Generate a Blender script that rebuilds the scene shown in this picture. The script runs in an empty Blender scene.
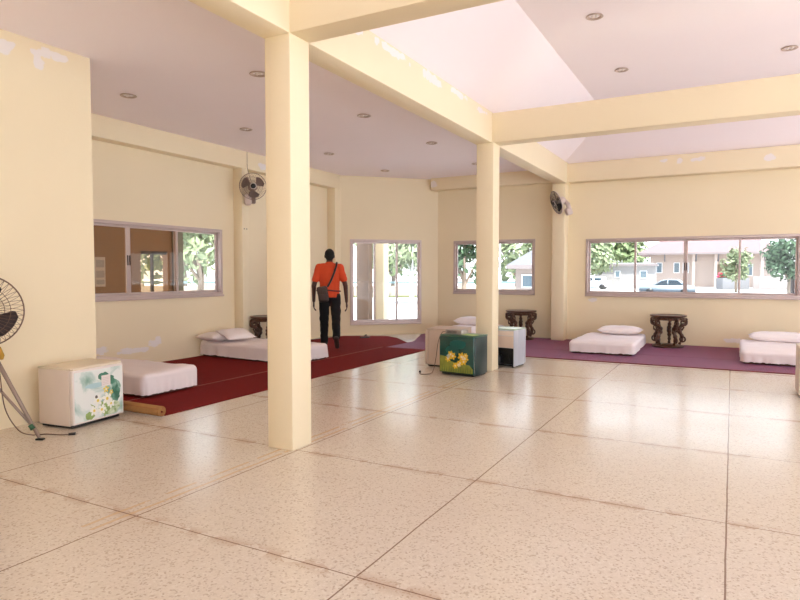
import bpy, bmesh, math, random
from mathutils import Vector, Matrix, noise
S = bpy.context.scene
COL = S.collection
PI = math.pi
rnd = random.Random(7)

# ------------------------------------------------------------------ materials
MATS = {}
def nodes_of(m):
    m.use_nodes = True
    nt = m.node_tree
    return nt, nt.nodes['Principled BSDF']
def mat(name, col, rough=.6, var=.08, scale=6., bump=0., bscale=None, metal=0., spec=.5, sheen=0., coat=0.):
    if name in MATS: return MATS[name]
    m = bpy.data.materials.new(name); nt, b = nodes_of(m); L = nt.links
    if sheen: b.inputs['Sheen Tint'].default_value = (.72,.55,1,1); b.inputs['Sheen Roughness'].default_value = .35  # lilac tint stands in for blue sky reflected at low angles
    tc = nt.nodes.new('ShaderNodeTexCoord')
    n = nt.nodes.new('ShaderNodeTexNoise'); n.inputs['Scale'].default_value = scale; n.inputs['Detail'].default_value = 5
    L.new(tc.outputs['Object'], n.inputs['Vector'])
    mx = nt.nodes.new('ShaderNodeMix'); mx.data_type = 'RGBA'
    mx.inputs['A'].default_value = (*[c*(1-var) for c in col], 1)
    mx.inputs['B'].default_value = (*[min(1, c*(1+var)) for c in col], 1)
    L.new(n.outputs['Fac'], mx.inputs['Factor']); L.new(mx.outputs['Result'], b.inputs['Base Color'])
    b.inputs['Roughness'].default_value = rough; b.inputs['Metallic'].default_value = metal
    b.inputs['Specular IOR Level'].default_value = spec
    b.inputs['Sheen Weight'].default_value = sheen
    b.inputs['Coat Weight'].default_value = coat
    if bump:
        n2 = nt.nodes.new('ShaderNodeTexNoise'); n2.inputs['Scale'].default_value = bscale or scale*6; n2.inputs['Detail'].default_value = 4
        L.new(tc.outputs['Object'], n2.inputs['Vector'])
        bp = nt.nodes.new('ShaderNodeBump'); bp.inputs['Strength'].default_value = bump; bp.inputs['Distance'].default_value = .01
        L.new(n2.outputs['Fac'], bp.inputs['Height']); L.new(bp.outputs['Normal'], b.inputs['Normal'])
    MATS[name] = m
    return m
def glass(name, tint, refl=.06):
    m = bpy.data.materials.new(name); m.use_nodes = True; nt = m.node_tree; nt.nodes.clear(); L = nt.links
    o = nt.nodes.new('ShaderNodeOutputMaterial'); t = nt.nodes.new('ShaderNodeBsdfTransparent'); g = nt.nodes.new('ShaderNodeBsdfGlossy')
    t.inputs['Color'].default_value = (*tint, 1); g.inputs['Roughness'].default_value = .02
    fr = nt.nodes.new('ShaderNodeFresnel'); fr.inputs['IOR'].default_value = 1.45
    n = nt.nodes.new('ShaderNodeTexNoise'); n.inputs['Scale'].default_value = .7
    bp = nt.nodes.new('ShaderNodeBump'); bp.inputs['Strength'].default_value = .02; L.new(n.outputs['Fac'], bp.inputs['Height']); L.new(bp.outputs['Normal'], g.inputs['Normal'])
    mx = nt.nodes.new('ShaderNodeMixShader')
    ge = nt.nodes.new('ShaderNodeNewGeometry'); iv = nt.nodes.new('ShaderNodeMath'); iv.operation = 'SUBTRACT'; iv.inputs[0].default_value = 1; L.new(ge.outputs['Backfacing'], iv.inputs[1])
    ml = nt.nodes.new('ShaderNodeMath'); ml.operation = 'MULTIPLY'; L.new(fr.outputs['Fac'], ml.inputs[0]); L.new(iv.outputs[0], ml.inputs[1])
    L.new(ml.outputs[0], mx.inputs['Fac']); L.new(t.outputs[0], mx.inputs[1]); L.new(g.outputs[0], mx.inputs[2]); L.new(mx.outputs[0], o.inputs['Surface'])
    MATS[name] = m; return m

# painted plaster with bare patches where the paint has flaked off (world coordinates; wall meshes sit at the origin)
PATCHES = [((-5.32,2.97,3.17),(.3,.12,.075)),((-5.32,3.30,3.21),(.3,.10,.06)),((-5.32,3.46,3.22),(.3,.10,.045)),((-5.32,3.27,3.13),(.3,.05,.07)),
 ((-7.3,5.25,.27),(.1,.16,.06)),((-7.3,5.75,.22),(.1,.35,.045)),((-7.3,6.1,.3),(.1,.14,.08)),
 ((.05,12.1,.12),(.16,.1,.05)),((-4.9,12.1,.2),(.2,.1,.04)),((-2.35,12.1,.78),(.09,.1,.05)),
 ((-.55,11.86,3.26),(.13,.1,.05)),((-1.1,11.86,3.28),(.1,.1,.035)),((-.85,11.86,3.27),(.05,.1,.06)),((.5,11.86,3.2),(.10,.1,.06)),((1.6,11.86,3.2),(.10,.1,.06)),
 ((-5.6,11.86,3.17),(.12,.1,.08)),((-7.1,9.2,3.13),(.1,.16,.09)),((-7.1,8.2,3.12),(.1,.12,.06)),
 ((-2.82,5.0,3.34),(.1,.35,.05)),((-2.82,5.9,3.33),(.1,.3,.06)),((-2.82,6.6,3.34),(.1,.25,.04)),((-2.82,7.3,3.32),(.1,.2,.04)),((-2.82,4.4,3.33),(.1,.15,.05))]
def wall_material(name, col, bare):
    m = bpy.data.materials.new(name); nt, b = nodes_of(m); L = nt.links
    tc = nt.nodes.new('ShaderNodeTexCoord'); P = tc.outputs['Object']
    n = nt.nodes.new('ShaderNodeTexNoise'); n.inputs['Scale'].default_value = .9; n.inputs['Detail'].default_value = 6; L.new(P, n.inputs['Vector'])
    mx = nt.nodes.new('ShaderNodeMix'); mx.data_type = 'RGBA'
    mx.inputs['A'].default_value = (*[c*.95 for c in col], 1); mx.inputs['B'].default_value = (*[min(1, c*1.05) for c in col], 1)
    L.new(n.outputs['Fac'], mx.inputs['Factor'])
    n2 = nt.nodes.new('ShaderNodeTexNoise'); n2.inputs['Scale'].default_value = 9; n2.inputs['Detail'].default_value = 4; L.new(P, n2.inputs['Vector'])
    last = None
    for c, r in PATCHES:
        s = nt.nodes.new('ShaderNodeVectorMath'); s.operation = 'SUBTRACT'; s.inputs[1].default_value = c; L.new(P, s.inputs[0])
        d = nt.nodes.new('ShaderNodeVectorMath'); d.operation = 'DIVIDE'; d.inputs[1].default_value = r; L.new(s.outputs[0], d.inputs[0])
        l = nt.nodes.new('ShaderNodeVectorMath'); l.operation = 'LENGTH'; L.new(d.outputs[0], l.inputs[0])
        if last is None: last = l.outputs['Value']
        else:
            k = nt.nodes.new('ShaderNodeMath'); k.operation = 'MINIMUM'; L.new(last, k.inputs[0]); L.new(l.outputs['Value'], k.inputs[1]); last = k.outputs[0]
    a = nt.nodes.new('ShaderNodeMath'); a.operation = 'MULTIPLY_ADD'; a.inputs[1].default_value = 2.2; L.new(n2.outputs['Fac'], a.inputs[0]); L.new(last, a.inputs[2])
    rp = nt.nodes.new('ShaderNodeMapRange'); rp.inputs['From Min'].default_value = 1.86; rp.inputs['From Max'].default_value = 1.98
    rp.inputs['To Min'].default_value = 1; rp.inputs['To Max'].default_value = 0; L.new(a.outputs[0], rp.inputs['Value'])
    m2 = nt.nodes.new('ShaderNodeMix'); m2.data_type = 'RGBA'; m2.inputs['B'].default_value = (*bare, 1)
    L.new(mx.outputs['Result'], m2.inputs['A']); L.new(rp.outputs['Result'], m2.inputs['Factor'])
    L.new(m2.outputs['Result'], b.inputs['Base Color'])
    b.inputs['Roughness'].default_value = .62; b.inputs['Specular IOR Level'].default_value = .3
    n3 = nt.nodes.new('ShaderNodeTexNoise'); n3.inputs['Scale'].default_value = 40; L.new(P, n3.inputs['Vector'])
    bp = nt.nodes.new('ShaderNodeBump'); bp.inputs['Strength'].default_value = .08; bp.inputs['Distance'].default_value = .01
    L.new(n3.outputs['Fac'], bp.inputs['Height']); L.new(bp.outputs['Normal'], b.inputs['Normal'])
    MATS[name] = m; return m

def floor_material():
    m = bpy.data.materials.new('terrazzo'); nt, b = nodes_of(m); L = nt.links
    tc = nt.nodes.new('ShaderNodeTexCoord'); P = tc.outputs['Object']
    def N(t, **k):
        n = nt.nodes.new(t)
        for a, v in k.items(): setattr(n, a, v)
        return n
    def math_(op, a, b_=None, c=None):
        n = N('ShaderNodeMath', operation=op)
        for i, v in enumerate((a, b_, c)):
            if v is None: continue
            if isinstance(v, (int, float)): n.inputs[i].default_value = v
            else: L.new(v, n.inputs[i])
        return n.outputs[0]
    def mixc(f, a, c):
        n = N('ShaderNodeMix', data_type='RGBA')
        for s, v in (('Factor', f), ('A', a), ('B', c)):
            if isinstance(v, tuple): n.inputs[s].default_value = (*v, 1)
            elif isinstance(v, (int, float)): n.inputs[s].default_value = v
            else: L.new(v, n.inputs[s])
        return n.outputs['Result']
    v = N('ShaderNodeTexVoronoi'); v.inputs['Scale'].default_value = 105; L.new(P, v.inputs['Vector'])
    hs = N('ShaderNodeSeparateColor'); L.new(v.outputs['Color'], hs.inputs['Color'])
    ramp = N('ShaderNodeValToRGB'); L.new(hs.outputs['Red'], ramp.inputs['Fac'])
    cr = ramp.color_ramp; cr.interpolation = 'CONSTANT'
    cols = [(0,(.40,.32,.24)),(.10,(.64,.575,.475)),(.32,(.70,.635,.535)),(.6,(.67,.60,.50)),(.86,(.74,.69,.60)),(.95,(.49,.41,.32))]
    cr.elements[0].position = 0; cr.elements[0].color = (*cols[0][1], 1); cr.elements[1].position = cols[1][0]; cr.elements[1].color = (*cols[1][1], 1)
    for p, c in cols[2:]:
        e = cr.elements.new(p); e.color = (*c, 1)
    v2 = N('ShaderNodeTexVoronoi'); v2.inputs['Scale'].default_value = 120; L.new(P, v2.inputs['Vector'])
    spk = math_('LESS_THAN', v2.outputs['Distance'], .17)
    n1 = N('ShaderNodeTexNoise'); n1.inputs['Scale'].default_value = .8; n1.inputs['Detail'].default_value = 7; L.new(P, n1.inputs['Vector'])
    base = mixc(.4, ramp.outputs['Color'], (.69,.62,.52))
    base = mixc(math_('MULTIPLY', spk, .35), base, (.36,.27,.20))
    st = N('ShaderNodeMapRange'); st.inputs['From Min'].default_value = .42; st.inputs['From Max'].default_value = .72; L.new(n1.outputs['Fac'], st.inputs['Value'])
    base = mixc(math_('MULTIPLY', st.outputs['Result'], .22), base, (.50,.37,.26))
    sx = N('ShaderNodeSeparateXYZ'); L.new(P, sx.inputs[0]); X, Y = sx.outputs['X'], sx.outputs['Y']
    wob = N('ShaderNodeTexNoise'); wob.inputs['Scale'].default_value = 3; L.new(P, wob.inputs['Vector'])
    w = math_('MULTIPLY_ADD', wob.outputs['Fac'], .008, -.004)
    def line(c, off, per, half):
        q = math_('DIVIDE', math_('SUBTRACT', math_('ADD', c, w), off), per)
        d = math_('MULTIPLY', math_('ABSOLUTE', math_('SUBTRACT', q, math_('ROUND', q))), per)
        return math_('LESS_THAN', d, half)
    lx = line(X, 0.0, 1.39, .0042); ly = line(Y, 2.18, 1.392, .0036)
    ln = math_('MAXIMUM', lx, ly)
    # grime bordering the joints that run across the hall
    qd = math_('DIVIDE', math_('SUBTRACT', Y, 2.18), 1.392)
    dd = math_('MULTIPLY', math_('ABSOLUTE', math_('SUBTRACT', qd, math_('ROUND', qd))), 1.392)
    g = N('ShaderNodeTexNoise'); g.inputs['Scale'].default_value = 5; g.inputs['Detail'].default_value = 5; L.new(P, g.inputs['Vector'])
    gr = N('ShaderNodeMapRange'); gr.inputs['From Min'].default_value = .0; gr.inputs['From Max'].default_value = .07; gr.inputs['To Min'].default_value = .55; gr.inputs['To Max'].default_value = 0; L.new(dd, gr.inputs['Value'])
    gm = math_('MULTIPLY', gr.outputs['Result'], math_('GREATER_THAN', g.outputs['Fac'], .5))
    base = mixc(gm, base, (.44,.29,.19))
    # mortar strip that runs under the pillars
    ms = None
    for c in (-2.83, -2.905):
        d = math_('ABSOLUTE', math_('SUBTRACT', math_('ADD', X, math_('MULTIPLY', w, 3.)), c)); t = math_('LESS_THAN', d, .012)
        ms = t if ms is None else math_('MAXIMUM', ms, t)
    lim = math_('MULTIPLY', math_('GREATER_THAN', Y, 1.95), math_('LESS_THAN', Y, 7.7))
    ms = math_('MULTIPLY', math_('MULTIPLY', ms, lim), math_('GREATER_THAN', g.outputs['Fac'], .4))
    base = mixc(math_('MULTIPLY', ms, .7), base, (.62,.44,.26))
    base = mixc(math_('MULTIPLY', ln, .8), base, (.17,.085,.05))
    L.new(base, b.inputs['Base Color'])
    b.inputs['Specular IOR Level'].default_value = .42
    rr = N('ShaderNodeMapRange'); rr.inputs['To Min'].default_value = .13; rr.inputs['To Max'].default_value = .28; L.new(n1.outputs['Fac'], rr.inputs['Value'])
    L.new(rr.outputs['Result'], b.inputs['Roughness'])
    nb = N('ShaderNodeTexNoise'); nb.inputs['Scale'].default_value = 7; nb.inputs['Detail'].default_value = 3; L.new(P, nb.inputs['Vector'])
    bp = N('ShaderNodeBump'); bp.inputs['Strength'].default_value = .05; bp.inputs['Distance'].default_value = .02
    L.new(nb.outputs['Fac'], bp.inputs['Height']); L.new(bp.outputs['Normal'], b.inputs['Normal'])
    MATS['terrazzo'] = m; return m

WALL = wall_material('cream_paint', (.84,.735,.525), (.84,.79,.76))
FLOOR = floor_material()
CEIL = mat('ceiling_paint', (.95,.89,.945), .7, .02, 1.2, .03, 30)
ALU = mat('window_aluminium', (.55,.45,.425), .4, .05, 8, metal=.1)
ALUL = mat('pale_aluminium', (.66,.56,.54), .4, .05, 8, metal=.1)
DARKGASKET = mat('dark_gasket', (.05,.035,.035), .6)
GLASS = glass('clear_glass', (.97,.98,.97)); TINT = glass('brown_tinted_glass', (.72,.62,.52))
RED = mat('red_carpet', (.185,.009,.008), .95, .25, 14, .35, 180, spec=.15)
REDB = mat('sky_sheen_carpet', (.17,.010,.020), .7, .3, 10, .35, 180, spec=.4, sheen=.22)  # red carpet with the sky's reflection put into its tone and sheen
SHEET = mat('white_sheet', (.87,.80,.81), .85, .03, 5, .1, 60)
PILLOW = mat('white_pillowcase', (.86,.80,.80), .85, .03, 5, .1, 50)
TICK = mat('mattress_base_cloth', (.12,.05,.04), .9)
WOOD = mat('dark_carved_wood', (.085,.035,.018), .32, .45, 14, .25, 40)
BLACK = mat('black_plastic', (.012,.012,.013), .45)
DGREY = mat('dark_grey_plastic', (.06,.05,.05), .5)
STEEL = mat('worn_steel', (.42,.34,.30), .4, .15, 20, metal=.5)
WHITEP = mat('white_enamel', (.80,.74,.70), .35, .04, 4)

# ------------------------------------------------------------------ helpers
class MB:
    """collects shapes; build() links them as ONE mesh object"""
    def __init__(s): s.bm = bmesh.new(); s.mats = []
    def mi(s, m):
        if m not in s.mats: s.mats.append(m)
        return s.mats.index(m)
    def _fin(s, verts, m, smooth=False):
        i = s.mi(m) if m else 0
        for f in {f for v in verts for f in v.link_faces}:
            f.material_index = i; f.smooth = smooth
    def box(s, lo, hi, m=None, bev=0., M=None, seg=2):
        c = [(a+b)/2 for a, b in zip(lo, hi)]; d = [abs(b-a) for a, b in zip(lo, hi)]
        t = bmesh.new(); bmesh.ops.create_cube(t, size=1, matrix=Matrix.Translation(c) @ Matrix.Diagonal((*d, 1)))
        if bev: bmesh.ops.bevel(t, geom=list(t.edges), offset=min(bev, min(d)*.45), segments=seg, affect='EDGES', profile=.5)
        s.merge(t, m, bool(bev), M); return s
    def merge(s, t, m=None, smooth=False, M=None):
        if M is not None: bmesh.ops.transform(t, matrix=M, verts=t.verts)
        i = s.mi(m) if m else 0; mp = {}
        for v in t.verts: mp[v] = s.bm.verts.new(v.co)
        for f in t.faces:
            try: g = s.bm.faces.new([mp[v] for v in f.verts])
            except ValueError: continue
            g.material_index = i; g.smooth = smooth
        t.free()
    def tube(s, pts, r, m=None, n=10, caps=True, closed=False, flat=1.):
        pts = [Vector(p) for p in pts]; k = len(pts); R = r if isinstance(r, (list, tuple)) else [r]*k
        rings = []; prev = None
        for i, p in enumerate(pts):
            a = pts[(i-1) % k] if (i or closed) else p; b = pts[(i+1) % k] if (i < k-1 or closed) else p
            t = (b-a).normalized() if (b-a).length > 1e-9 else Vector((0,0,1))
            if prev is None:
                u = t.orthogonal().normalized()
            else: u = (prev - t*prev.dot(t)).normalized() if (prev - t*prev.dot(t)).length > 1e-6 else t.orthogonal().normalized()
            prev = u; w = t.cross(u)
            rings.append([s.bm.verts.new(p + (u*math.cos(2*PI*j/n) + w*math.sin(2*PI*j/n)*flat)*R[i]) for j in range(n)])
        im = s.mi(m) if m else 0
        for i in range(k if closed else k-1):
            A, B = rings[i], rings[(i+1) % k]
            for j in range(n):
                f = s.bm.faces.new((A[j], A[(j+1)%n], B[(j+1)%n], B[j])); f.smooth = True; f.material_index = im
        if caps and not closed:
            for q in (rings[0][::-1], rings[-1]):
                f = s.bm.faces.new(q); f.material_index = im
        return s
    def lathe(s, prof, m=None, n=24, M=None, smooth=True):
        t = bmesh.new(); rings = []
        for r, z in prof:
            rings.append([t.verts.new((r*math.cos(2*PI*j/n), r*math.sin(2*PI*j/n), z)) for j in range(n)] if r > 1e-6 else [t.verts.new((0,0,z))])
        for A, B in zip(rings, rings[1:]):
            for j in range(n):
                if len(A) == 1 and len(B) == 1: continue
                if len(A) == 1: t.faces.new((A[0], B[(j+1)%n], B[j]))
                elif len(B) == 1: t.faces.new((A[j], A[(j+1)%n], B[0]))
                else: t.faces.new((A[j], A[(j+1)%n], B[(j+1)%n], B[j]))
        bmesh.ops.recalc_face_normals(t, faces=t.faces)
        s.merge(t, m, smooth, M); return s
    def ball(s, c, r, m=None, M=None, u=20, v=12):
        t = bmesh.new(); bmesh.ops.create_uvsphere(t, u_segments=u, v_segments=v, radius=1)
        d = r if isinstance(r, (tuple, list)) else (r, r, r)
        bmesh.ops.transform(t, matrix=Matrix.Translation(c) @ (M or Matrix()) @ Matrix.Diagonal((*d, 1)), verts=t.verts)
        s.merge(t, m, True); return s
    def poly(s, pts, m=None):
        f = s.bm.faces.new([s.bm.verts.new(p) for p in pts]); f.material_index = s.mi(m) if m else 0; return f
    def build(s, name, m=None, parent=None, smooth=None, recalc=False):
        if recalc: bmesh.ops.recalc_face_normals(s.bm, faces=s.bm.faces)
        if smooth is not None:
            for f in s.bm.faces: f.smooth = smooth
        me = bpy.data.meshes.new(name); s.bm.to_mesh(me); s.bm.free()
        for x in (s.mats or [m]): me.materials.append(x)
        o = bpy.data.objects.new(name, me); COL.objects.link(o)
        if parent: o.parent = parent
        return o
def tag(o, label=None, cat=None, group=None, kind=None):
    if label: o['label'] = label
    if cat: o['category'] = cat
    if group: o['group'] = group
    if kind: o['kind'] = kind
    return o
def thing(name, label, cat, loc=(0,0,0), rz=0., group=None, kind=None, rot=None):
    o = bpy.data.objects.new(name, None); o.empty_display_size = .1; COL.objects.link(o)
    o.location = loc; o.rotation_euler = rot or (0, 0, rz)
    return tag(o, label, cat, group, kind)
def copy_tree(o, parent=None):
    c = o.copy(); COL.objects.link(c)
    if parent: c.parent = parent
    for ch in list(o.children): copy_tree(ch, c)
    return c
def struct(mb, name, m, label, cat):
    return tag(mb.build(name, m), label, cat, kind='structure')
def rad(d): return d*PI/180

# ------------------------------------------------------------------ room shell
XL, XB, YB, XR, YF = -7.3, -5.32, 12.1, 5.6, -5.5    # window wall, near wall, far wall, open right side, open rear
def holed(mb, axis, a0, a1, z0, z1, holes, p0, p1):
    """wall slab from a0 to a1 along an axis, between p0 and p1 across it, with rectangular holes"""
    def bx(u0, u1, w0, w1):
        if u1-u0 < 1e-4 or w1-w0 < 1e-4: return
        if axis == 'x': mb.box((u0, p0, w0), (u1, p1, w1))
        else: mb.box((p0, u0, w0), (p1, u1, w1))
    cur = a0
    for h0, h1, hz0, hz1 in sorted(holes):
        bx(cur, h0, z0, z1); bx(h0, h1, z0, hz0); bx(h0, h1, hz1, z1); cur = h1
    bx(cur, a1, z0, z1)
mb = MB(); mb.box((-7.6,YF,-.25), (XR+.1,12.3,0)); struct(mb, 'floor', FLOOR, 'polished tan terrazzo floor with thin brown joints in large squares', 'floor')
WL = (3.95, 7.43, .95, 2.0); WB = (-2.48, 1.00, .88, 1.95); WS = (-5.23, -3.47, .885, 1.98)
mb = MB(); holed(mb, 'y', 3.76, 10.5, 0, 3.45, [WL], -7.46, XL); struct(mb, 'wall_left', WALL, 'cream side wall with the long tinted sliding window and a wall fan', 'wall')
mb = MB(); mb.box((-7.46,YF,0), (XB,3.76,3.45)); struct(mb, 'wall_near', WALL, 'cream block wall nearest the camera at left, paint flaking at its top', 'wall')
mb = MB(); holed(mb, 'x', -5.70, XR, 0, 3.7, [WS, WB], YB, YB+.16); struct(mb, 'wall_back', WALL, 'cream far wall with the two sliding windows', 'wall')
# chamfered corner wall, built along its own axis
CH0, CH1 = Vector((-7.3,10.4,0)), Vector((-5.6,12.1,0)); chl = (CH1-CH0).length
mb = MB(); s0 = (Vector((-6.97,10.73,0))-CH0).length; s1 = (Vector((-5.87,11.83,0))-CH0).length
holed(mb, 'x', -.05, chl+.05, 0, 3.45, [(s0, s1, .24, 2.0)], 0, .16)
Mch = Matrix.Translation(CH0) @ Matrix.Rotation(rad(45), 4, 'Z'); bmesh.ops.transform(mb.bm, matrix=Mch, verts=mb.bm.verts)
struct(mb, 'wall_corner', WALL, 'cream angled corner wall with the tall window behind the walking man', 'wall')
# pillars, pilasters and beams
def pillar(name, x0, x1, y0, y1, z1, label): 
    mb = MB(); mb.box((x0,y0,0), (x1,y1,z1), bev=.006); return struct(mb, name, WALL, label, 'pillar')
pillar('pillar', -3.025, -2.795, 3.53, 3.76, 3.02, 'tall square cream pillar in the foreground, left of centre')
pillar('pillar', -3.01, -2.775, 7.71, 7.95, 3.02, 'thinner looking square cream pillar behind the green mini fridge')
pillar('pilaster', -7.31, -7.11, 7.71, 7.86, 3.05, 'cream pilaster with a wall fan beside the tinted window')
pillar('pilaster', -7.31, -7.11, 10.40, 10.60, 3.05, 'cream pilaster in the corner behind the walking man')
pillar('pilaster', -3.06, -2.82, 11.80, 12.11, 3.05, 'cream pilaster with a wall fan between the two far windows')
def beam(lo, hi, label):
    mb = MB(); mb.box(lo, hi, bev=.005); return struct(mb, 'beam', WALL, label, 'beam')
beam((-3.03,YF,3.0), (-2.795,12.1,3.39), 'long cream ceiling beam running over both pillars to the far wall')
beam((-2.796,3.53,3.0), (XR,3.76,3.39), 'nearest cream cross beam, at the top edge of the picture')
beam((-2.796,7.71,3.0), (XR,7.95,3.38), 'cream cross beam spanning right from the middle pillar')
beam((-2.796,11.86,3.02), (XR,12.11,3.37), 'cream wall beam above the wide far window, paint flaking')
beam((-5.66,11.86,3.05), (-3.029,12.11,3.36), 'short cream wall beam above the small far window')
beam((-7.31,3.75,3.02), (-7.10,10.55,3.36), 'cream wall beam above the tinted window')
beam((XR-.2,YF,3.0), (XR,12.1,3.39), 'cream edge beam along the open right side')
beam((-5.4,YF,3.0), (XR,YF+.2,3.39), 'cream edge beam along the open rear side')
mb = MB(); mb.box((-5.4,YF,0), (1.0,YF+.16,3.01)); struct(mb, 'rear_light_blocker', WALL, 'added cream wall behind the camera, cutting light from the rear', 'wall')  # unseen wall added to cut the light coming from behind the camera
# ceilings: low flat aisle at left, raised coffer with sloping sides over the hall
mb = MB(); mb.box((-7.46,YF,3.3), (-3.03,12.26,3.4)); struct(mb, 'ceiling', CEIL, 'low flat pinkish ceiling of the left aisle with recessed lights', 'ceiling')
mb = MB(); b0 = (-2.93, YF+.1, XR-.1, 11.98); zt, zb = 4.0, 3.36; i0 = (-1.95, YF+1., XR-1., 11.0)
lo = [(b0[0],b0[1],zb),(b0[2],b0[1],zb),(b0[2],b0[3],zb),(b0[0],b0[3],zb)]; hi = [(i0[0],i0[1],zt),(i0[2],i0[1],zt),(i0[2],i0[3],zt),(i0[0],i0[3],zt)]
for k in range(4): mb.poly((lo[k], lo[(k+1)%4], hi[(k+1)%4], hi[k]))
mb.poly(hi)
up = [(p[0],p[1],zt+.15) for p in lo]; mb.poly(up[::-1])
for k in range(4): mb.poly((lo[k], up[k], up[(k+1)%4], lo[(k+1)%4]))
bmesh.ops.remove_doubles(mb.bm, verts=mb.bm.verts, dist=1e-5)
o = struct(mb, 'ceiling', CEIL, 'raised pale ceiling with sloping sides over the main hall', 'ceiling')
ROOF = mat('roof_sheet', (.3,.1,.07), .7)
mb = MB(); mb.box((-7.9,YF-.4,4.2), (XR+.9,12.9,4.3)); struct(mb, 'roof', ROOF, 'unseen flat slab added above the ceiling to keep light out', 'roof')  # slab added out of view above the ceilings to block light

# ------------------------------------------------------------------ sliding windows
def sliding_window(name, M, w, z0, z1, n, fm, panes, label, latches=(1,), pairs=True):
    """local x along the wall, +y outwards; n sashes"""
    root = thing(name, label, 'window', kind='structure'); root.matrix_world = M
    fw = .045; f = MB(); d0, d1 = -.02, .10
    f.box((0,d0,z0), (w,d1,z0+fw), bev=.004); f.box((0,d0,z1-fw), (w,d1,z1), bev=.004)
    f.box((0,d0,z0+fw), (fw,d1,z1-fw), bev=.004); f.box((w-fw,d0,z0+fw), (w,d1,z1-fw), bev=.004)
    fo = f.build('window_frame', fm, root)
    sl = MB(); sl.box((0,-.045,z0-.025), (w,-.0,z0+.004), bev=.004); sl.build('window_sill', fm, root)
    sw = (w-2*fw)/n
    for i in range(n):
        back = (i % 4) in (0, 3) if n == 4 else i % 2
        y = .055 if back else .02
        ov = lambda j: 0 if (j in (0, n) or (n == 4 and j == 2)) else .017
        x0, x1 = fw+i*sw-ov(i), fw+(i+1)*sw+ov(i+1); st = .034
        a, b = z0+fw, z1-fw; g = MB()
        g.box((x0,y,a), (x1,y+.028,a+st), fm, .003); g.box((x0,y,b-st), (x1,y+.028,b), fm, .003)
        g.box((x0,y,a+st), (x0+st,y+.028,b-st), fm, .003); g.box((x1-st,y,a+st), (x1,y+.028,b-st), fm, .003)
        s = g.build('sash', fm, root)
        p = MB(); p.box((x0+st-.003,y+.011,a+st-.003), (x1-st+.003,y+.016,b-st+.003)); po = p.build('pane', panes[i], s)
        if i in latches:
            lx = x0+st*.5 if (i % 2 == 0) else x1-st*.5
            l = MB(); l.box((lx-.008,y-.014,(a+b)/2-.07), (lx+.008,y,(a+b)/2+.07), DARKGASKET, .003); l.build('latch', DARKGASKET, s)
    return root
T = Matrix.Translation
sliding_window('window_1', T((-7.3,3.95,0)) @ Matrix.Rotation(rad(90),4,'Z'), 3.48, WL[2], WL[3], 4, ALU, [TINT,TINT,TINT,GLASS], 'long four-panel sliding window of mostly brown tinted glass in the left wall', (1,2))
sliding_window('window_2', T((-2.48,12.1,0)), 3.48, WB[2], WB[3], 4, ALU, [GLASS]*4, 'widest far window, four clear panels looking onto a red roofed house', (1,2))
sliding_window('window_3', T((-5.23,12.1,0)), 1.76, WS[2], WS[3], 2, ALU, [GLASS]*2, 'small two-panel far window half hidden by the middle pillar', ())
sliding_window('window_4', Mch @ T((s0,0,0)), s1-s0, .24, 2.0, 3, ALUL, [GLASS]*3, 'tall three-panel window near floor level in the angled corner wall', ())

# ------------------------------------------------------------------ recessed lights
def make_downlight():
    r = thing('downlight', 'x', 'ceiling light')
    a = MB(); a.lathe([(.055,-.002),(.085,-.004),(.09,-.012),(.082,-.016),(.062,-.012),(.055,.03)], mat('chrome_ring', (.55,.45,.40), .3, metal=.6), 28); a.build('trim_ring', MATS['chrome_ring'], r)
    a = MB(); a.lathe([(.0,.012),(.056,.012)], mat('lamp_recess', (.10,.07,.06), .6), 20); a.build('reflector', MATS['lamp_recess'], r)
    a = MB()
    for sx in (-1, 1): a.ball((.02*sx,0,-.002), (.017,.022,.018), mat('frosted_bulb', (.85,.8,.78), .3), u=12, v=8)
    a.build('bulb', MATS['frosted_bulb'], r)
    return r
dl0 = make_downlight()
DL = [((-6.02,4.72,3.3),'left aisle recessed light nearest the camera, above the near wall corner'),((-4.22,4.83,3.3),'recessed light in the left aisle ceiling partly cut by the foreground pillar'),
 ((-5.98,6.58,3.3),'recessed light in the left aisle ceiling above the left wall fan'),((-4.15,6.73,3.3),'recessed light in the left aisle ceiling just right of the foreground pillar'),
 ((-5.98,8.58,3.3),'left aisle recessed light above the walking man'),((-4.1,8.62,3.3),'recessed light in the left aisle ceiling nearest the middle pillar'),
 ((-6.0,10.5,3.3),'left aisle recessed light above the tall corner window'),((-4.15,10.62,3.3),'recessed light of the left aisle half behind the middle pillar'),
 ((-1.33,6.77,4.0),'recessed light at the top edge in the raised ceiling'),((-1.35,8.69,4.0),'recessed light in the raised ceiling just before the cross beam'),((.55,8.82,4.0),'recessed light in the raised ceiling at the right edge')]
for i, (p, lb) in enumerate(DL):
    o = dl0 if i == 0 else copy_tree(dl0); o.location = p; o['label'] = lb; o['group'] = 'recessed ceiling lights'

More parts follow.
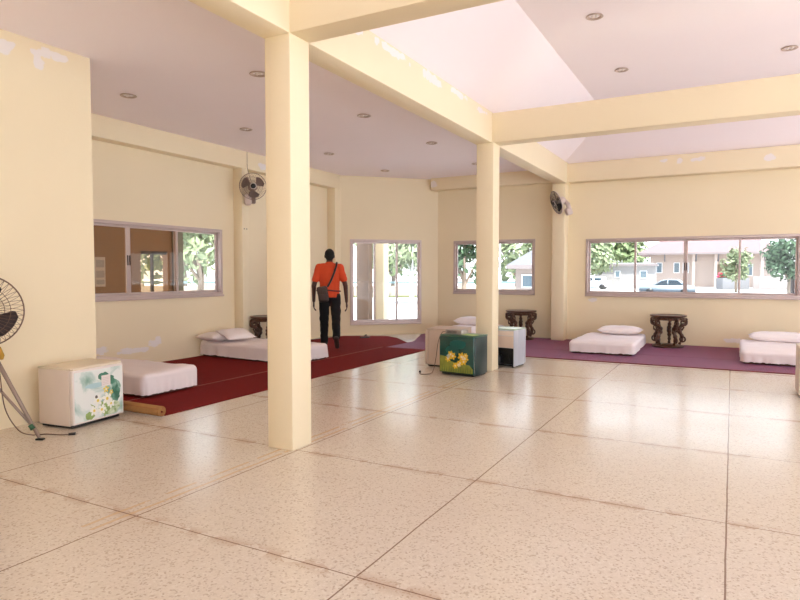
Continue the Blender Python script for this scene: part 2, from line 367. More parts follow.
# ------------------------------------------------------------------ carpets
def carpet(pts, m, label, hem=None, thick=.009):
    t = MB(); top = [t.bm.verts.new((x,y,thick)) for x, y in pts]; bot = [t.bm.verts.new((x,y,.0005)) for x, y in pts]
    t.bm.faces.new(top); t.bm.faces.new(bot[::-1]); n = len(pts)
    for i in range(n): t.bm.faces.new((top[i], bot[i], bot[(i+1)%n], top[(i+1)%n]))
    o = tag(t.build('carpet', m, recalc=True), label, 'carpet', 'red carpets on the floor')
    if hem:
        a, b_ = hem; q = MB(); q.box((min(a[0],b_[0])-.008, min(a[1],b_[1])-.008, thick-.001), (max(a[0],b_[0])+.008, max(a[1],b_[1])+.008, thick+.003)); q.build('hem', mat('faded_hem', (.30,.10,.075), .9, .3, 40), o)
    return o
carpet([(-5.36,3.87),(-4.52,3.87),(-4.52,9.26),(-5.36,9.26)], RED, 'long bright red carpet strip along the open edge of the left aisle', ((-5.35,3.88),(-5.35,9.25)))
carpet([(-7.28,3.9),(-5.37,3.9),(-5.37,9.26),(-7.28,9.26)], RED, 'wide dark red carpet against the left wall, under the two mattresses')
carpet([(-7.22,9.27),(-5.3,9.27),(-5.3,10.1),(-5.85,10.72),(-6.2,10.95),(-7.0,10.55)], RED, 'dark red carpet piece in front of the tall corner window')
carpet([(-5.29,9.27),(5.3,9.27),(5.3,10.35),(-5.29,10.35)], REDB, 'red carpet strip tinted with sky sheen along the front of the far mattresses', ((-5.27,9.29),(5.28,9.29)))
carpet([(-5.29,10.36),(5.3,10.36),(5.3,12.08),(-5.6,12.08),(-5.75,11.6),(-5.5,10.9)], REDB, 'red carpet tinted with sky sheen against the far wall')
# rolled end of a mat, showing its spiral
t = MB(); sp = []; k = 90
for i in range(k+1):
    a = i/k*3.4*2*PI; r = .010 + .036*i/k; sp.append((r*math.cos(a), r*math.sin(a)))
th = .004; outl = []
x0, x1 = -5.36, -4.50
BACK = mat('mat_backing', (.36,.17,.05), .8, .2, 20, .3, 120); FACE = mat('mat_face', (.27,.05,.04), .9)
rows = []
for (y, z) in sp:
    v = Vector((y, z)); n = v.normalized(); i_, o_ = v-n*th, v+n*th
    rows.append([t.bm.verts.new((x, q.x, q.y)) for q in (o_, i_) for x in (x0, x1)])
t.mi(BACK); t.mi(FACE)
for A, B in zip(rows, rows[1:]):
    for q, mi in (((A[0],A[1],B[1],B[0]),0), ((A[2],B[2],B[3],A[3]),1), ((A[0],B[0],B[2],A[2]),1), ((A[1],A[3],B[3],B[1]),0)):
        f = t.bm.faces.new(q); f.material_index = mi; f.smooth = mi == 0 and q[0] is A[0] and q[1] is A[1]
o = t.build('rolled_mat', BACK, recalc=True); o.location = (0,3.815,.0515); o.rotation_euler = (0,0,0)
tag(o, 'brown backed mat rolled into a tube beside the flowered white fridge', 'mat')

# ------------------------------------------------------------------ mattresses and pillows
def soft_box(hx, hy, hz, r, m, cuts=44, wr=.016, skirt=.034, seed=0.):
    t = bmesh.new(); bmesh.ops.create_cube(t, size=2); bmesh.ops.subdivide_edges(t, edges=t.edges, cuts=cuts, use_grid_fill=True)
    for v in t.verts:
        p = Vector((v.co.x*hx, v.co.y*hy, v.co.z*hz)); q = Vector((max(-hx+r, min(hx-r, p.x)), max(-hy+r, min(hy-r, p.y)), max(-hz, min(hz-r, p.z))))
        d = p-q
        if d.length > 1e-6: p = q + d.normalized()*r
        low = max(0, min(1, (hz-r-p.z)/(2*hz)))
        if abs(v.co.z) < .999 or v.co.z < 0:
            s = noise.noise(Vector((p.x*13+seed, p.y*13, p.z*1.2+seed))) + .6*noise.noise(Vector((p.x*26+seed, p.y*26, seed)))
            out = Vector((d.x, d.y, 0))
            if out.length > 1e-6: p += out.normalized()*s*skirt*low
            if v.co.z < -.9: p.z += abs(s)*.018
        if v.co.z > .9: p.z += wr*noise.noise(Vector((p.x*3+seed, p.y*3, seed))) + .4*wr*noise.noise(Vector((p.x*9+seed, p.y*7, seed+4)))
        v.co = p
    b = MB(); b.merge(t, m, True); return b
def mattress(label, loc, rz, L, W, H, seed):
    """L along local x, W along y"""
    r = thing('floor_mattress', label, 'mattress', loc, rad(rz), 'white mattresses on the carpets')
    c = MB(); c.box((-L/2+.03,-W/2+.03,0), (L/2-.03,W/2-.03,H*.7), bev=.03); c.build('mattress_core', TICK, r)
    s = soft_box(L/2, W/2, (H-.025)/2, .055, SHEET, seed=seed); bmesh.ops.translate(s.bm, verts=s.bm.verts, vec=(0,0,.025+(H-.025)/2)); s.build('bed_sheet', SHEET, r)
    return r
cz = .0095
mattress('white sheeted mattress nearest the camera, behind the flowered white fridge', (-6.24,4.63,cz), 0, 1.92, .74, .255, 1.)
mattress('long white sheeted mattress at the left wall, passing behind the foreground pillar', (-6.30,7.25,cz), -4, 1.92, .82, .24, 5.)
mattress('white mattress mostly hidden behind the mini fridges and the middle pillar', (-4.45,11.02,cz), 90, 1.6, .92, .25, 9.)
mattress('white mattress left of the carved table under the wide far window', (-1.82,10.88,cz), 91, 1.75, 1.0, .20, 13.)
mattress('white mattress at the right edge, under the wide far window', (.6,10.85,cz), 90, 1.8, .94, .19, 17.)
def pillow(label, loc, rz, L, W, H, seed, tilt=0.):
    t = bmesh.new(); bmesh.ops.create_cube(t, size=2); bmesh.ops.subdivide_edges(t, edges=t.edges, cuts=14, use_grid_fill=True)
    for v in t.verts:
        u, w, z = v.co
        e = (1-abs(u)**3.2)*(1-abs(w)**3.2); hgt = max(.06, e**.45)
        pin = 1-.07*(1-abs(u))*(abs(w)) - .07*(1-abs(w))*abs(u)
        v.co = Vector((u*L/2*pin, w*W/2*pin, z*H/2*hgt))
        v.co += Vector((0,0,1))*.010*noise.noise(Vector((v.co.x*9+seed, v.co.y*9, seed)))*hgt
    zmin = min(v.co.z for v in t.verts)
    for v in t.verts: v.co.z -= zmin
    b = MB(); b.merge(t, PILLOW, True); o = b.build('pillow', PILLOW); o.location = loc; o.rotation_euler = (rad(tilt), 0, rad(rz))
    return tag(o, label, 'pillow', 'white bed pillows')
pillow('larger white pillow at the wall end of the long mattress by the left wall', (-6.98,7.08,.25), 84, .66, .42, .14, 1)
pillow('small bright white pillow lying over the other pillow by the left wall', (-6.73,7.12,.312), 80, .52, .34, .10, 2, 20)
pillow('white pillow seen left of the middle pillar, behind the mini fridges', (-4.52,11.5,.256), 2, .74, .42, .17, 3)
pillow('white pillow on the mattress left of the carved table', (-1.74,11.5,.205), 1, .74, .40, .15, 4)
pillow('white pillow on the mattress at the right edge', (.68,11.48,.195), 0, .86, .42, .16, 5)

# ------------------------------------------------------------------ carved round tables
def carved_table(label, loc, rz, R=.30, H=.56):
    r = thing('carved_table', label, 'table', loc, rad(rz), 'dark carved round tables')
    a = MB(); a.lathe([(0,H-.03),(R*.93,H-.03),(R*.98,H-.022),(R,H-.012),(R*.985,H-.002),(R*.95,H),(R*.88,H-.006),(0,H-.006)], WOOD, 40); a.build('tabletop', WOOD, r)
    a = MB(); a.lathe([(R*.70,H-.085),(R*.86,H-.085),(R*.90,H-.06),(R*.86,H-.031),(R*.70,H-.031),(R*.70,H-.085)], WOOD, 36)
    for k in range(20):
        q = 2*PI*k/20; a.ball((R*.88*math.cos(q), R*.88*math.sin(q), H-.06), .018, WOOD, u=8, v=6)
    a.build('apron', WOOD, r)
    a = MB(); a.lathe([(0,.0),(R*.80,.0),(R*.86,.012),(R*.84,.03),(R*.74,.036),(R*.70,.045),(0,.045)], WOOD, 36); a.build('base', WOOD, r)
    for k in range(5):
        q = 2*PI*k/5 + .3; u = Vector((math.cos(q), math.sin(q), 0)); w = Vector((-math.sin(q), math.cos(q), 0)); Z = Vector((0,0,1))
        a = MB(); P = [(.62,.045),(.70,.09),(.78,.15),(.74,.21),(.62,.27),(.60,.32),(.72,.37),(.92,.41),(1.02,.45),(.98,.49),(.84,.475)]
        pts = []
        for (A, B) in zip(P, P[1:]):
            for s in range(4): pts.append((A[0]+(B[0]-A[0])*s/4, A[1]+(B[1]-A[1])*s/4))
        pts.append(P[-1])
        n = len(pts); rr = [.020+.016*math.sin(PI*i/n*1.15)**2 + .006*math.sin(i*1.3) for i in range(n)]
        a.tube([u*R*x + Z*(z*H/.56) for x, z in pts], rr, WOOD, 10)
        # scroll curl at the shoulder, a pierced lower curl and a leaf on the knee
        for cx, cz2, rr0, k2 in ((.86,.425,.05,14), (.80,.135,.045,12)):
            a.tube([u*(R*cx + rr0*math.cos(2*PI*j/k2)) + Z*((cz2 + rr0*math.sin(2*PI*j/k2))*H/.56) for j in range(k2)], .014, WOOD, 8, closed=True)
        a.tube([u*R*.60+Z*.27+w*.02, u*R*.80+Z*.30+w*.03, u*R*.86+Z*.345, u*R*.78+Z*.36-w*.02], [.018,.016,.012,.006], WOOD, 8)
        a.tube([u*R*.84+Z*.435, u*R*.86+Z*(H-.07)], [.024,.03], WOOD, 8)
        a.build('leg', WOOD, r)
    return r
carved_table('dark carved round table under the wide far window', (-.97,11.68,cz), 0)
carved_table('dark carved round table under the small far window, right of the middle pillar', (-3.62,11.70,cz), 20)
carved_table('dark carved round table by the left wall, half hidden by the foreground pillar', (-6.96,8.12,cz), 10, R=.285)

# ------------------------------------------------------------------ mini fridges
def flower(a, c, r, n, m, mc, yoff, rot=0., sy=1.):
    """flat petals on the plane y = yoff; c = (x, z)"""
    for k in range(n):
        q = rot + 2*PI*k/n; pts = []
        for (s, wd) in ((0,.02),(.35,.22),(.7,.26),(1.,.02),(.7,-.26),(.35,-.22)):
            x = s*math.cos(q)-wd*math.sin(q); z = s*math.sin(q)+wd*math.cos(q); pts.append((c[0]+x*r, yoff, c[1]+z*r*sy))
        a.poly(pts, m)
    a.poly([(c[0]+r*.25*math.cos(2*PI*j/8), yoff-.0006, c[1]+r*.25*math.sin(2*PI*j/8)) for j in range(8)], mc)
def blob(a, c, rx, rz, m, yoff, seed, n=22):
    a.poly([(c[0]+rx*math.cos(2*PI*j/n)*(1+.35*noise.noise(Vector((math.cos(2*PI*j/n)*2+seed, math.sin(2*PI*j/n)*2, seed)))), yoff,
             c[1]+rz*math.sin(2*PI*j/n)*(1+.35*noise.noise(Vector((math.cos(2*PI*j/n)*2, math.sin(2*PI*j/n)*2+seed, seed+3))))) for j in range(n)], m)
def fridge(label, loc, rz, w, d, h, body, door, top, parts=None, recess=False):
    """front faces local -y; origin at the middle of the foot print"""
    r = thing('mini_fridge', label, 'fridge', loc, rad(rz), 'small fridges')
    b = MB(); z0 = .022
    if recess:
        b.box((-w/2,-d/2+.045,z0), (w/2,d/2-.13,h-.018), body, .006)
        b.box((-w/2,d/2-.14,.27), (w/2,d/2,h-.018), body, .006)
        b.box((-w/2,d/2-.14,z0), (-w/2+.012,d/2,.275), body); b.box((w/2-.012,d/2-.14,z0), (w/2,d/2,.275), body)
    else: b.box((-w/2,-d/2+.045,z0), (w/2,d/2,h-.018), body, .008)
    b.build('body', body, r)
    b = MB(); b.box((-w/2-.003,-d/2+.02,h-.018), (w/2+.003,d/2+.003,h), top, .006); b.build('top_panel', top, r)
    b = MB(); b.box((-w/2,-d/2,z0+.012), (w/2,-d/2+.04,h-.022), door, .008); D = b.build('door', door, r)
    b = MB(); b.box((-w/2+.01,-d/2+.012,h-.024), (w/2-.01,-d/2+.05,h-.004), top, .005); b.build('door_rim', top, D)
    b = MB(); b.box((-w/2+.015,-d/2+.04,.004), (w/2-.015,d/2-(.14 if recess else .02),.026), BLACK, .003)
    for sx in (-1, 1):
        for sy in (-1, 1): b.lathe([(0,0),(.016,0),(.016,.012),(0,.012)], BLACK, 12, T((sx*(w/2-.05), sy*(d/2-.075), 0)))
    b.build('plinth', BLACK, r)
    if parts: parts(r, D, w, d, h)
    return r
IVORY = mat('ivory_enamel', (.72,.62,.54), .4, .05, 5); YELLOWED = mat('yellowed_plastic', (.74,.65,.50), .45)
def watercolour(name, stops, scale):
    m = mat(name, (.8,.8,.8), .35); nt = m.node_tree; L = nt.links; b = nt.nodes['Principled BSDF']
    tc = nt.nodes.new('ShaderNodeTexCoord'); n = nt.nodes.new('ShaderNodeTexNoise'); n.inputs['Scale'].default_value = scale; n.inputs['Detail'].default_value = 7; n.inputs['Distortion'].default_value = .6
    L.new(tc.outputs['Object'], n.inputs['Vector']); r = nt.nodes.new('ShaderNodeValToRGB'); L.new(n.outputs['Fac'], r.inputs['Fac'])
    e = r.color_ramp.elements; e[0].position = stops[0][0]; e[0].color = (*stops[0][1], 1); e[1].position = stops[1][0]; e[1].color = (*stops[1][1], 1)
    for p, c in stops[2:]: q = e.new(p); q.color = (*c, 1)
    L.new(r.outputs['Color'], b.inputs['Base Color']); return m
def lily_print(r, D, w, d, h):
    pr = MB(); y = -d/2-.0012
    pr.poly([(-w/2+.012,y,.05),(w/2-.012,y,.05),(w/2-.012,y,h-.04),(-w/2+.012,y,h-.04)], watercolour('print_watercolour', [(.0,(.80,.82,.82)),(.50,(.78,.82,.80)),(.60,(.45,.60,.56)),(.72,(.12,.30,.22))], 5.))
    wc2 = watercolour('print_green_wash', [(.3,(.70,.77,.74)),(.42,(.34,.52,.45)),(.6,(.10,.30,.22))], 14.); wc4 = watercolour('print_leaf_wash', [(.35,(.76,.80,.72)),(.48,(.55,.65,.42)),(.62,(.24,.38,.14))], 26.); wc3 = watercolour('print_deep_wash', [(.3,(.30,.47,.40)),(.45,(.09,.26,.19)),(.6,(.03,.14,.09))], 18.)
    e = [mat('print_mist_green', (.42,.58,.53), .35, .5, 7), mat('print_deep_green', (.06,.22,.15), .35, .6, 9), mat('print_leaf_green', (.28,.40,.13), .35, .5, 12), mat('print_pale_leaf', (.55,.64,.42), .35, .3, 9), mat('print_blue', (.45,.66,.70), .35, .3, 4)]
    blob(pr, (-.05,.335), .10, .022, e[4], y-.0004, 3); blob(pr, (.15,.26), .08, .11, wc2, y-.0005, 5)
    blob(pr, (.175,.24), .05, .085, wc3, y-.0009, 2); blob(pr, (.05,.40), .06, .035, e[1], y-.0009, 9); blob(pr, (.12,.36), .045, .04, e[1], y-.0010, 4)
    blob(pr, (.10,.12), .12, .06, wc4, y-.0010, 6); blob(pr, (-.10,.085), .05, .035, e[2], y-.0011, 11)
    for (x, z, q) in ((.02,.12,1.2),(.07,.14,1.9),(.10,.11,.9),(.03,.17,2.6),(-.06,.15,2.4),(.12,.17,1.4),(.05,.09,1.6)):
        c, s = math.cos(q), math.sin(q)
        pr.poly([(x+l*c-wd*s, y-.0014, z+l*s+wd*c) for l, wd in ((-.055,0),(-.01,.012),(.055,0),(-.01,-.012))], e[2])
    wp, yc = mat('print_petal_white', (.85,.86,.80), .35), mat('print_petal_yellow', (.80,.62,.10), .35)
    for (x, z, rr, ro) in ((-.02,.20,.055,.2),(.08,.20,.06,.7),(.02,.115,.05,.1),(.12,.15,.045,.4),(-.06,.12,.05,.9)): flower(pr, (x, z), rr, 6, wp, yc, y-.0018, ro)
    flower(pr, (.07,.285), .035, 5, yc, wp, y-.0020, .3); flower(pr, (.125,.25), .025, 5, yc, wp, y-.0020, .9)
    blob(pr, (-.035,.235), .014, .014, mat('print_dot', (.12,.10,.09), .4), y-.0022, 1)
    pr.build('flower_print', wp, D)
    n = MB(); n.box((.02,y-.006,.315), (.115,y-.0025,.41), mat('note_paper', (.80,.74,.72), .7), .001)
    for k in range(5): n.box((.03,y-.0066,.33+k*.014), (.095,y-.0061,.333+k*.014), mat('pale_print', (.62,.50,.52), .7))
    n.build('paper_note', MATS['note_paper'], D)
fridge('white mini fridge with a lily picture on its door, beside the near wall', (-5.000,3.39,0), 97, .53, .40, .51, IVORY, WHITEP, YELLOWED, lily_print)
GREEN = mat('green_enamel', (.006,.060,.050), .22, .5, 9, coat=.3); GRD = mat('dark_green_enamel', (.008,.030,.030), .3, .2, 5)
def daffodil_print(r, D, w, d, h):
    pr = MB(); y = -d/2-.0012
    g = [mat('grass_olive', (.24,.27,.04), .35, .5, 18), mat('teal_patch', (.008,.10,.085), .3, .4, 8), mat('grass_dark', (.10,.17,.03), .35, .4, 14), mat('petal_yellow', (.85,.55,.03), .35, .2, 12), mat('petal_pale', (.88,.82,.62), .35), mat('petal_blue', (.35,.60,.70), .35)]
    pr.poly([(-w/2+.008,y,.045),(w/2-.008,y,.045),(w/2-.008,y,.10),(w/2-.06,y,.15),(.02,y,.16),(-.10,y,.19),(-.16,y,.24),(-w/2+.008,y,.25)], g[0])
    blob(pr, (.02,.40), .12, .06, g[1], y-.0004, 3); blob(pr, (-.06,.32), .10, .06, g[1], y-.0005, 6)
    for k in range(26):
        x = -w/2+.025 + k*(w-.05)/26; z = .05; hh = .07+.08*abs(noise.noise(Vector((k*1.7,3,0))))
        pr.poly([(x-.006,y-.0008,z),(x+.006,y-.0008,z),(x+.012*math.sin(k),y-.0008,z+hh)], g[2] if k % 2 else g[0])
    for (x, z, rr, ro) in ((-.08,.27,.05,.2),(-.05,.25,.055,.9),(.08,.25,.06,.3),(.13,.23,.055,.8),(.11,.19,.05,.1),(.06,.17,.045,.5),(-.01,.13,.045,.2),(.03,.15,.035,.9),(-.12,.21,.045,.4),(.14,.27,.035,.1)):
        flower(pr, (x, z), rr, 6, g[3], g[4], y-.0014, ro)
    flower(pr, (.105,.235), .03, 5, g[4], g[3], y-.0024, .3); flower(pr, (-.115,.245), .03, 5, g[5], g[3], y-.0022, .3); flower(pr, (.045,.14), .025, 5, g[4], g[3], y-.0024, .9)
    pr.build('flower_print', g[3], D)
fridge('dark green mini fridge painted with yellow flowers, in front of the middle pillar', (-3.02,7.31,0), -8, .50, .36, .515, GRD, GREEN, mat('green_top', (.05,.13,.09), .3), daffodil_print)
CREAMF = mat('beige_enamel', (.66,.53,.44), .45, .06, 5)
fridge('plain beige mini fridge turned sideways, left of the green fridge', (-3.515,7.96,0), -86, .48, .52, .53, CREAMF, CREAMF, CREAMF)
SILV = mat('silver_enamel', (.50,.53,.60), .3, .05, 5, metal=.2)
def comp_parts(r, D, w, d, h):
    c = MB(); c.lathe([(0,.03),(.06,.03),(.075,.06),(.075,.13),(.06,.165),(0,.17)], BLACK, 20, T((.06,d/2-.085,0)))
    c.tube([(.06,d/2-.05,.16),(0,d/2-.02,.2),(-.12,d/2-.02,.19),(-.15,d/2-.05,.06),(-.05,d/2-.02,.045),(.1,d/2-.02,.05)], .008, BLACK, 8)
    c.box((-w/2+.013,d/2-.135,.026), (w/2-.013,d/2-.128,.268), BLACK); c.build('compressor', BLACK, r)
    c = MB(); c.box((-w/2+.012,d/2+.0005,.275), (w/2-.012,d/2+.003,h-.10), CREAMF); c.box((-w/2+.012,d/2+.0005,h-.095), (w/2-.10,d/2+.003,h-.03), IVORY); c.build('back_plate', CREAMF, r)
fridge('silver mini fridge showing its back and black compressor, behind the middle pillar', (-2.80,8.30,0), 174, .46, .40, .535, SILV, SILV, mat('pale_green_top', (.45,.60,.52), .2), comp_parts, True)
fridge('beige mini fridge cut off by the right edge of the picture', (.885,7.78,0), 0, .50, .46, .53, CREAMF, mat('cream_door', (.80,.74,.62), .35), YELLOWED)
# set-top box and cable on the green fridge
r = thing('metal_box', 'small grey metal box lying on top of the green fridge', 'box', (-3.12,7.32,.5155), rad(-14))
b = MB(); b.box((-.13,-.07,0), (.13,.07,.055), mat('brushed_metal', (.42,.38,.34), .35, .1, 30, metal=.5), .005); b.build('case', MATS['brushed_metal'], r)
b = MB(); b.box((-.10,-.0725,.012), (.05,-.07,.042), mat('vent_grille', (.12,.10,.09), .5))
for k in range(7): b.box((-.095+k*.021,-.074,.014), (-.089+k*.021,-.0725,.04), MATS['brushed_metal'])
b.build('grille', MATS['vent_grille'], r)
b = MB(); b.box((-.09,-.085,0), (.09,.05,.0025), mat('green_paper', (.50,.66,.22), .7)); o = b.build('green_card', MATS['green_paper']); o.location = (-2.90,7.27,.5155); o.rotation_euler = (0,0,-.2); tag(o, 'light green card lying on the right of the green fridge top', 'card')
CORD = mat('grey_brown_cable', (.16,.10,.07), .5)
def cable(name, pts, r, label, cat, plug=None, m=CORD, parent=None):
    P = [Vector(p) for p in pts]; out = []
    for i in range(len(P)-1):
        a, b_, c, d = P[max(i-1,0)], P[i], P[i+1], P[min(i+2,len(P)-1)]
        for s in range(6):
            u = s/6; out.append(.5*((2*b_)+(-a+c)*u+(2*a-5*b_+4*c-d)*u*u+(-a+3*b_-3*c+d)*u**3))
    out.append(P[-1]); q = MB(); q.tube(out, r, m, 8)
    if plug:
        e = out[-1]; dr = (out[-1]-out[-3]).normalized(); q.tube([e, e+dr*.05], [.013,.016], BLACK, 8)
        for s in (-1, 1):
            w = Vector((-dr.y, dr.x, 0))*.006*s; q.tube([e+dr*.05+w, e+dr*.07+w], .0025, STEEL, 6)
    o = q.build(name, m, parent)
    if label: tag(o, label, cat)
    return o
cable('power_cable', [(-3.265,7.33,.535),(-3.30,7.27,.53),(-3.31,7.17,.42),(-3.33,7.13,.18),(-3.36,7.10,.03),(-3.42,7.05,.006),(-3.50,7.03,.006),(-3.54,7.10,.014)], .005, 'thin brown cable hanging from the green fridge to a plug on the floor', 'cable', True)

# ------------------------------------------------------------------ fans
def cage(R, depth, m, nr=44, wr=.0019):
    a = MB()
    a.tube([(R*math.cos(2*PI*j/48), 0, R*math.sin(2*PI*j/48)) for j in range(48)], .0055, m, 8, closed=True)
    for sgn in (-1, 1):
        prof = lambda s: sgn*depth*(1-s**3)
        for q in ((.35,.7) if sgn < 0 else (.5,)):
            a.tube([(R*q*math.cos(2*PI*j/40), prof(q), R*q*math.sin(2*PI*j/40)) for j in range(40)], wr*1.3, m, 5, closed=True)
        for k in range(nr):
            t = 2*PI*k/nr; a.tube([(R*s*math.cos(t+.25*sgn*(1-s)), prof(s), R*s*math.sin(t+.25*sgn*(1-s))) for s in (.15,.4,.65,.85,1.)], wr, m, 4, caps=False)
    return a
def blade_mesh(R, a0, m):
    b = MB(); t = bmesh.new(); G = []
    for i in range(9):
        s = i/8; row = []
        rr = R*(.18+.68*s); half = .20+.42*math.sin(min(1, s*1.15)*PI*.5)-.30*max(0,(s-.8)/.2)**2*.8
        for j in range(7):
            u = j/6*2-1; ang = a0 + u*half + .15*s; row.append(t.verts.new((rr*math.cos(ang), .025*u*(.5+.5*s), rr*math.sin(ang))))
        G.append(row)
    for A, B in zip(G, G[1:]):
        for j in range(6): t.faces.new((A[j], A[j+1], B[j+1], B[j]))
    b2 = bmesh.ops.solidify(t, geom=list(t.faces), thickness=.003); b.merge(t, m, True); return b
def fan_head(root, R, cm, bm_, hub_m, motor_m, a0=.5):
    cage(R, .05, cm).build('guard', cm, root)
    for k in range(3): blade_mesh(R, a0+2*PI*k/3, bm_).build('blade', bm_, root)
    rx = Matrix.Rotation(PI/2, 4, 'X')
    a = MB(); a.lathe([(0,.060),(.032,.058),(.042,.05),(.042,.0),(0,0)], hub_m, 24, rx); a.lathe([(.042,.056),(.054,.05),(.042,.044)], mat('hub_ring', (.6,.55,.52), .3), 24, rx); a.build('hub', hub_m, root)
    a = MB(); a.lathe([(0,-.05),(.06,-.05),(.075,-.07),(.07,-.15),(.045,-.18),(0,-.185)], motor_m, 24, rx); a.build('motor_housing', motor_m, root)
TAUPE = mat('taupe_plastic', (.30,.21,.17), .5, .1); SMOKE = mat('smoky_blade', (.27,.19,.16), .35, .1); OFFW = mat('offwhite_plastic', (.62,.52,.48), .4)
r = thing('wall_fan', 'taupe wall fan facing the camera on the pilaster by the tinted window', 'fan', (-6.90,7.74,2.71), rad(47), 'wall fans')
fan_head(r, .215, TAUPE, SMOKE, BLACK, TAUPE)
b = MB(); b.box((-.05,.15,-.26), (.06,.23,-.06), TAUPE, .02); b.tube([(0,.14,-.02),(0,.16,-.06),(0,.18,-.12)], .025, TAUPE, 10); b.build('bracket', OFFW, r)
b = MB(); b.box((-.13,.0,-.30),(-.02,.15,-.12), OFFW, .03); b.build('control_box', OFFW, r)
cable('pull_cord', [(-.02,.12,.1),(-.075,.10,.3),(-.08,.10,.46),(-.08,.10,.57)], .003, None, None, parent=r)
r = thing('wall_fan', 'black and white wall fan turned sideways on the pilaster between the far windows', 'fan', (-2.915,11.53,2.61), 0, 'wall fans', rot=(rad(20), 0, rad(-52)))
fan_head(r, .215, mat('dark_guard', (.10,.08,.075), .4), BLACK, DGREY, OFFW, 1.1)
b = MB(); b.tube([(0,-.002*0,0) if k < 0 else (.215*math.cos(2*PI*k/40), .006, .215*math.sin(2*PI*k/40)) for k in range(40)], .011, OFFW, 8, closed=True); b.build('guard_rim', OFFW, r)
b = MB(); b.tube([(0,.15,0),(.04,.19,-.10),(.07,.17,-.2)], [.04,.045,.04], OFFW, 12); b.build('bracket', OFFW, r)
b = MB(); b.box((-.02,.10,-.30), (.10,.22,-.16), OFFW, .03); b.build('control_box', OFFW, r)
# stand fan at the left edge
r = thing('stand_fan', 'tripod stand fan with dark blades, cut off by the left edge', 'fan', (-5.03,2.665,0), 0)
fr = bpy.data.objects.new('fan_head', None); COL.objects.link(fr); fr.parent = r; fr.location = (0,-.055,1.01); fr.rotation_euler = (0,0,rad(50))
BROWNB = mat('dark_brown_blade', (.055,.035,.035), .4); GW = mat('bronze_wire', (.16,.09,.06), .4)
fan_head(fr, .275, GW, BROWNB, OFFW, DGREY, -.75)
b = MB(); b.tube([(0,0,.62),(0,0,.86)], .022, STEEL, 12); b.tube([(0,0,.80),(0,0,.93)], [.034,.030], DGREY, 12); b.build('neck', STEEL, r)
LEGM = mat('grey_tube', (.36,.28,.24), .45, .15, 12, metal=.25)
for (fx, fy) in ((.31,.175), (-.27,-.14), (.08,-.36)):
    d = Vector((fx, fy, 0)); b = MB()
    b.tube([Vector((0,0,.66))+d*.06, d*.98+Vector((0,0,.02))], [.017,.014], LEGM, 4); lg = b.build('leg', LEGM, r)
    b = MB(); b.tube([Vector((0,0,.46)), d*.86+Vector((0,0,.10))], .011, LEGM, 4); b.build('brace', LEGM, lg)
    b = MB(); b.box((-.03,-.018,0), (.03,.018,.014), BLACK, .004, M=T(d) @ Matrix.Rotation(math.atan2(fy, fx), 4, 'Z')); b.build('foot', BLACK, lg)
    b = MB(); b.tube([d*.80+Vector((0,0,.12)), d*.86+Vector((0,0,.085))], .022, mat('green_clip', (.02,.10,.05), .5), 8); b.build('clip', MATS['green_clip'], lg)
b = MB(); b.tube([(0,0,.44),(0,0,.68)], .018, LEGM, 10); b.build('pole', LEGM, r)
b = MB(); b.tube([(.01,.0,.76),(.045,.02,.71),(.07,.035,.655),(.075,.035,.63)], [.016,.03,.024,.01], mat('ochre_cloth', (.42,.24,.03), .8), 10, flat=.5); b.build('tied_cloth', MATS['ochre_cloth'], r)
cable('power_cord', [(.03,-.02,.80),(.06,.02,.55),(.07,.05,.25),(.08,.14,.06),(.12,.22,.006),(.20,.29,.006),(.32,.33,.006),(.37,.37,.006)], .0045, None, None, True, parent=r)
# small dark thing lying on the carpet, and two screw holes under the fan
r = thing('sandal', 'small dark sandal lying on the red carpet before the tall corner window', 'sandal', (-6.42,10.42,.0095), rad(70))
b = MB(); b.lathe([(0,0),(.05,0),(.052,.012),(.05,.02),(0,.02)], DGREY, 20, Matrix.Diagonal((2.5,.85,1,1))); b.build('sole', DGREY, r)
b = MB(); b.tube([(.02,-.04,.018),(.03,-.02,.05),(.04,0,.058),(.03,.02,.05),(.02,.04,.018)], .012, BLACK, 8, flat=.5); b.build('strap', BLACK, r)
for y, lb in ((7.755, 'left'), (7.815, 'right')):
    b = MB(); b.lathe([(0,.004),(.008,.004),(.010,0)], DGREY, 14, Matrix.Rotation(PI/2,4,'Y')); o = b.build('screw', DGREY); o.location = (-7.11,y,2.03)
    tag(o, lb+' one of two dark screw heads in the pilaster below the left wall fan', 'screw', 'screws under the left wall fan')

